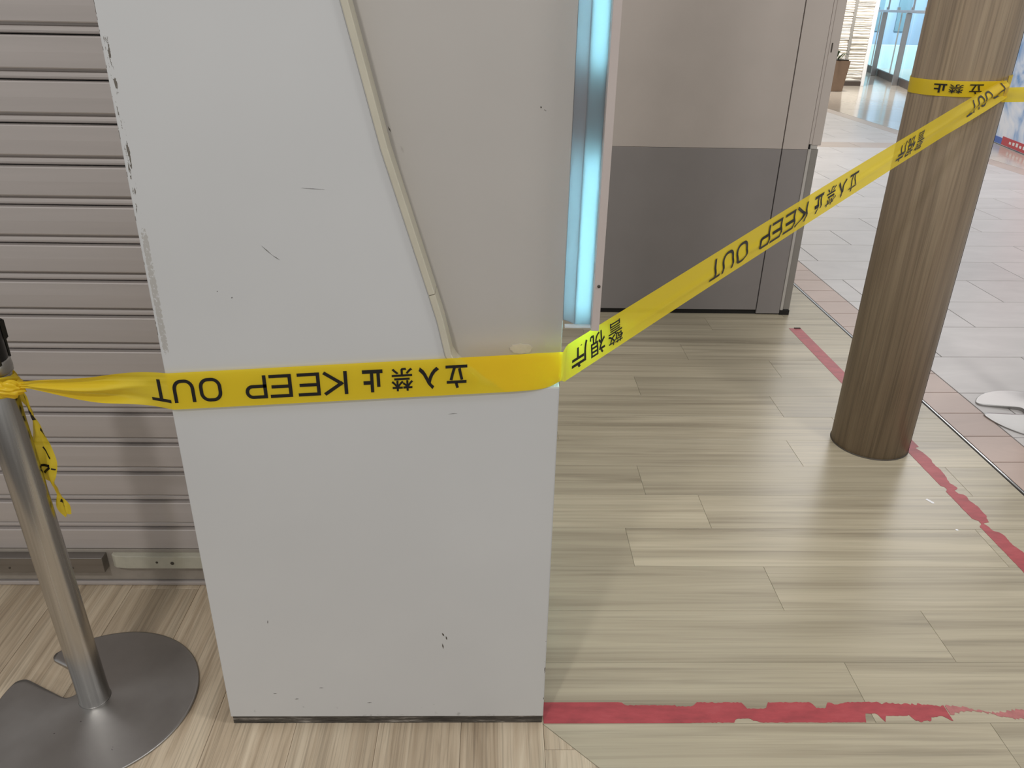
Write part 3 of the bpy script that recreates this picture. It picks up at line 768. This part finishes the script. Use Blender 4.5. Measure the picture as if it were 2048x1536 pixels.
# ------------------------------------------------------------------ red floor tape, worn
def ragged(L, w, step, fn_lo, fn_hi, seed):
    rnd = random.Random(seed); n = int(L / step); lo = []; hi = []
    for i in range(n + 1):
        s = L * i / n; lo.append((s, fn_lo(s, rnd))); hi.append((s, fn_hi(s, rnd)))
    return lo, hi
def strip_obj(name, lo, hi, to_world, mat, parent=None, th=.0007):
    n = len(lo); V = []; Fc = []
    for z in (th, 0.00005):
        for a in (lo, hi):
            for s, w in a: x, y = to_world(s, w); V.append((x, y, z))
    L0, H0, L1, H1 = 0, n, 2 * n, 3 * n
    for i in range(n - 1):
        Fc.append((L0 + i, L0 + i + 1, H0 + i + 1, H0 + i)); Fc.append((L0 + i, L1 + i, L1 + i + 1, L0 + i + 1)); Fc.append((H0 + i, H0 + i + 1, H1 + i + 1, H1 + i))
    Fc.append((L0, H0, H1, L1)); Fc.append((L0 + n - 1, L1 + n - 1, H1 + n - 1, H0 + n - 1))
    bm = bmesh.new(); vs = [bm.verts.new(v) for v in V]
    for f in Fc:
        try: bm.faces.new([vs[i] for i in f])
        except ValueError: pass
    return link(name, from_bm(name, bm), mat, parent)
W1 = .0525
def tears(s, T):
    """sum of torn notches: (start, end, depth)"""
    d = 0
    for a, b, k in T:
        if a < s < b:
            e = min((s - a) / .006, (b - s) / .010, 1); d = max(d, k * e)
    return d
hiT = [(.165, .30, .007), (.27, .32, .010), (.355, .365, .003), (.415, .470, .016), (.56, .595, .015), (.60, .63, .005)]
loT = [(.352, .358, .004), (.385, .43, .010), (.425, .440, .006), (.655, .695, .022), (.695, .76, .016), (.79, .83, .012)]
def hi1(s, r): return W1 - tears(s, hiT) - (r.random() * .0020 if s > .16 else 0) - (max(0, s - .74) * .085 + r.random() * .006 * (s > .7))
def lo1(s, r): return tears(s, loT) + (r.random() * .0012 if s > .30 else 0) + max(0, s - .80) * .05 + r.random() * .004 * (s > .75)
ft = empty('floor_tape', (.6, 1.147, 0)); tag(ft, 'peeling red floor tape running right from the foot of the white pillar', 'floor tape', 'red floor tapes')
lo, hi = ragged(.835, W1, .004, lo1, hi1, 4)
strip_obj('tape_strip', lo, hi, lambda s, w: (.1085 + s, 1.1212 + w), MAT['red'], ft)
def wl(s, r): return .016 + .010 * math.sin(s * 33) + r.random() * .006
def wh(s, r): return max(.019, .034 - s * .06 + .006 * math.sin(s * 41 + 1) + r.random() * .006)
lo, hi = ragged(.36, W1, .004, wl, wh, 9)
hi = [(s, max(h, l + .0015)) for (s, h), (_, l) in zip(hi, [b for b in lo])]
strip_obj('worn_end', lo, hi, lambda s, w: (.946 + s, 1.1212 + w - s * .006), MAT['red_worn'], ft)
ft2 = empty('floor_tape', (1.38, 2.3, 0)); tag(ft2, 'long red floor tape running past the foot of the wooden column beside the metal strip', 'floor tape', 'red floor tapes')
def hi2(s, r):
    d = .054 - .003 * r.random() * (s > 1.05)
    if s > 1.05: d -= .008 * (1 + math.sin(s * 26)) * .5 + .006 * max(0, math.sin(s * 61)) + tears(s, [(1.30, 1.335, .016), (1.47, 1.52, .02), (1.63, 1.68, .012)])
    return d
def lo2(s, r): return .0015 * r.random() * (s > 1.05) + tears(s, [(1.285, 1.315, .010), (1.455, 1.49, .012), (1.80, 1.84, .012)]) * (s > 1)
lo, hi = ragged(2.1, .054, .006, lo2, hi2, 12)
strip_obj('tape_strip', lo, hi, lambda s, w: (1.334 + s * .0238 + w, 3.278 - s), MAT['red'], ft2)
box('curled_edge', 1.358, 1.386, 3.271, 3.281, .0008, .004, MAT['dirty_base'], ft2, .001)

# scraps and specks on the floor
def scrap(label, pts, mat, th=.0008):
    V = [(x, y, th) for x, y in pts] + [(x, y, .0001) for x, y in pts]; n = len(pts)
    bm = bmesh.new(); vs = [bm.verts.new(v) for v in V]
    bm.faces.new(vs[:n])
    for i in range(n): bm.faces.new([vs[i], vs[n + i], vs[n + (i + 1) % n], vs[(i + 1) % n]])
    return tag(link('paper_scrap', from_bm('paper_scrap', bm), mat), label, 'paper scrap', 'white scraps on the plank floor')
scrap('larger oblong white paper scrap on the planks beside the red floor tape', [(1.282, 1.921), (1.289, 1.924), (1.300, 1.905), (1.298, 1.899), (1.292, 1.900)], MAT['paper'])
scrap('tiny round white scrap on the planks beside the red floor tape', [(1.297 + .0045 * math.cos(k), 1.771 + .004 * math.sin(k)) for k in (0, 1, 2, 3, 4, 5)], MAT['paper'])

# ------------------------------------------------------------------ hall background: poster board
PA, PBv = Vector((5.62, 9.36)), Vector((5.20, 7.19)); pd = (PBv - PA).normalized()
pang = math.atan2(pd.y, pd.x)                          # local x runs towards the camera end
po = empty('poster_board', ((PA.x + PBv.x) / 2, (PA.y + PBv.y) / 2, 0)); tag(po, 'standing poster board in pale blue and pink with a blue and red foot band', 'poster board')
def pbox(name, s0, s1, t0, t1, z0, z1, mat, par, bev=.002):
    """s along the board from its far end, t behind the printed face"""
    c = PA + pd * (s0 + s1) / 2; nrm = Vector((-pd.y, pd.x)); c = c + nrm * (t0 + t1) / 2
    bm = bmesh.new(); bmesh.ops.create_cube(bm, size=1)
    for v in bm.verts: v.co = Vector((v.co.x * (s1 - s0), v.co.y * (t1 - t0), (v.co.z + .5) * (z1 - z0)))
    if bev: bmesh.ops.bevel(bm, geom=bm.edges[:], offset=bev, segments=1, affect='EDGES')
    return link(name, from_bm(name, bm), mat, par, (c.x, c.y, z0), pang)
PLn = (PBv - PA).length
pbox('board', 0, PLn, .0, .04, .005, 1.9, MAT['poster'], po)
bb = pbox('foot_band', 0, .66, -.004, 0, .012, .075, MAT['blue_band'], po, 0)
rb = pbox('foot_band', .66, PLn, -.004, 0, .012, .095, MAT['red_band'], po, 0)
for i in range(7): pbox('white_lettering', .86 + .09 * i, .91 + .09 * i, -.006, -.004, .042, .066 + .006 * (i % 3), MAT['white'], rb, 0)
for s0, s1 in ((.10, .16), (PLn - .16, PLn - .10)): pbox('foot', s0, s1, -.0, .30, 0, .0048, MAT['steel'], po, 0)

# ------------------------------------------------------------------ hall background: stone wall, planter, glass doors
sw_ = empty('wall_far', (6.2, 15.75, 0)); tag(sw_, 'bright white split-stone wall at the far end of the hall', 'wall', kind='structure')
def stone_face(x0, x1, z0, z1, y, seed):
    rnd = random.Random(seed); V = []; Fc = []; z = z0; nx = int((x1 - x0) / .035) + 1
    rows = [z0]
    while rows[-1] < z1: rows.append(rows[-1] + .028 + rnd.random() * .034)
    def wav(k, x): return .011 * noise.noise(Vector((x * 7.3, k * 3.7, seed)))
    for k in range(len(rows) - 1):
        off = rnd.random() * .03
        for i in range(nx):
            xa, xb = x0 + (x1 - x0) * i / nx, x0 + (x1 - x0) * (i + 1) / nx
            b = len(V); 
            for x in (xa, xb):
                dep = y - .02 - off - .018 * noise.noise(Vector((x * 4, k * 9.1, 2)))
                za, zb = rows[k] + wav(k, x), rows[k + 1] + wav(k + 1, x)
                V += [(x, y, za), (x, dep + .012, za + .003), (x, dep, (za + zb) / 2), (x, dep + .010, zb - .003), (x, y, zb)]
            for q in range(4): Fc.append((b + q, b + 5 + q, b + 6 + q, b + 1 + q))
    return mesh('stone_courses', V, Fc)
s1 = link('stone_courses', stone_face(4.9, 6.50, .07, 2.6, 15.70, 1), MAT['stone'], sw_); s1['kind'] = 'stuff'
s2 = link('stone_courses', stone_face(6.555, 6.865, .07, 2.6, 15.70, 2), MAT['stone'], sw_); s2['kind'] = 'stuff'
box('backing', 4.9, 6.93, 15.70, 15.95, 0, 2.6, MAT['stone'], sw_)
box('grey_post', 6.503, 6.550, 15.655, 15.72, 0, 2.6, MAT['post_dark'], sw_)
box('white_edge', 6.87, 6.925, 15.62, 15.94, 0, 2.6, MAT['white'], sw_, .004)
box('plinth', 4.9, 6.865, 15.640, 15.70, 0, .080, MAT['kick'], sw_)
pot = empty('planter', (5.90, 14.62, 0)); tag(pot, 'tapered brown planter with a low plant in front of the white stone wall', 'planter')
def taper(name, hw0, hw1, z0, z1, mat, par, loc):
    V = [(sx * h, sy * h, z) for h, z in ((hw0, z0), (hw1, z1)) for sx, sy in ((-1, -1), (1, -1), (1, 1), (-1, 1))]
    bm = bmesh.new(); vs = [bm.verts.new(v) for v in V]
    for f in ((3, 2, 1, 0), (4, 5, 6, 7), (0, 1, 5, 4), (1, 2, 6, 5), (2, 3, 7, 6), (3, 0, 4, 7)): bm.faces.new([vs[i] for i in f])
    bmesh.ops.bevel(bm, geom=bm.edges[:], offset=.008, segments=2, affect='EDGES'); return link(name, from_bm(name, bm), mat, par, loc)
taper('pot', .155, .195, 0, .50, MAT['brown'], pot, (5.90, 14.62, 0))
taper('soil', .175, .178, .501, .515, MAT['soil'], pot, (5.90, 14.62, 0))
rl = random.Random(5)
for i in range(16):
    a = rl.random() * 2 * PI; r = rl.random() * .13; h = .06 + rl.random() * .10; le = .10 + rl.random() * .08
    V = []; d = Vector((math.cos(a), math.sin(a), 0)); pdv = Vector((-d.y, d.x, 0))
    for k in range(6):
        t = k / 5; c = d * (r + le * t) + Vector((0, 0, .515 + h * math.sin(t * 2.2))); w = .018 * math.sin(PI * (.08 + .9 * t))
        V += [tuple(c - pdv * w), tuple(c + Vector((0, 0, -.006))), tuple(c + pdv * w)]
    Fc = [q for k in range(5) for q in ((3 * k, 3 * k + 1, 3 * k + 4, 3 * k + 3), (3 * k + 1, 3 * k + 2, 3 * k + 5, 3 * k + 4))]
    link('leaf', mesh('leaf', V, Fc), MAT['leaf'], pot, (5.90, 14.62, 0))
gd = empty('door_1', (8.2, 17.5, 0)); tag(gd, 'glass doors with steel posts and rail at the far end of the hall', 'glass door', kind='structure')
def seg(name, a, b, th, z0, z1, mat, par=gd, bev=0.0):
    a, b = Vector(a), Vector(b); d = b - a; an = math.atan2(d.y, d.x); c = (a + b) / 2
    bm = bmesh.new(); bmesh.ops.create_cube(bm, size=1)
    for v in bm.verts: v.co = Vector((v.co.x * d.length, v.co.y * th, (v.co.z + .5) * (z1 - z0)))
    if bev: bmesh.ops.bevel(bm, geom=bm.edges[:], offset=bev, segments=1, affect='EDGES')
    return link(name, from_bm(name, bm), mat, par, (c.x, c.y, z0), an)
P1, P2 = Vector((8.27, 18.30)), Vector((7.63, 15.89)); dd = (P2 - P1); P0 = P1 - dd * .9; P3 = P2 + dd
nn = Vector((-dd.y, dd.x)).normalized()
if nn.x < 0: nn = -nn
for P in (P0, P1, P2, P3): seg('post', P - dd.normalized() * .02, P + dd.normalized() * .02, .10, 0, 1.252, MAT['steel'], gd, .006)
for a, b in ((P0, P1), (P1, P2), (P2, P3)):
    seg('rail', a + nn * .0, b + nn * .0, .07, 1.254, 1.30, MAT['steel'], gd, .006)
    seg('kick_plate', a + nn * .10, b + nn * .10, .05, .0, .13, MAT['kick'])
    g = seg('pane', a + nn * .10 + dd * .02, b + nn * .10 - dd * .02, .012, .131, 1.25, MAT['glass'])
    m_ = (a + b) / 2
    seg('pane', a + nn * .0 + dd * .01, b + nn * .0 - dd * .01, .012, 1.302, 2.4, MAT['glass'])
    seg('glass_edge', m_ + nn * .10, m_ + nn * .10 + dd.normalized() * .03, .02, .131, 1.25, MAT['white'])
    for P in (a + dd * .06, m_ + dd * .03): seg('patch_fitting', P, P + dd.normalized() * .09, .05, 1.302, 1.35, MAT['chrome'])
    seg('wall_tube', a + dd * .10, a + dd * .10 + dd.normalized() * .025, .03, 1.302, 2.4, MAT['steel'])
wr_ = empty('wall_right', (11, 19, 0)); tag(wr_, 'pale blue room wall seen behind the far glass doors', 'wall', kind='structure')
seg('wall_panel', (7.6, 22.3), (14, 22.3), .1, .0, 2.6, MAT['blue_wall'], wr_)
seg('wall_panel', (10.6, 14.0), (12.2, 22.2), .1, .0, 2.6, MAT['blue_wall'], wr_)
seg('bright_band_block', (7.6, 20.9), (13.2, 20.9), .5, .0, .52, MAT['cyan_base'], wr_)  # added pale block standing in for the bright band low behind the glass
for k in range(8):
    x = 8.2 + .72 * k; seg('panel', (x, 22.22), (x + .34, 22.22), .03, .80, 2.3, MAT['curtain'], wr_)
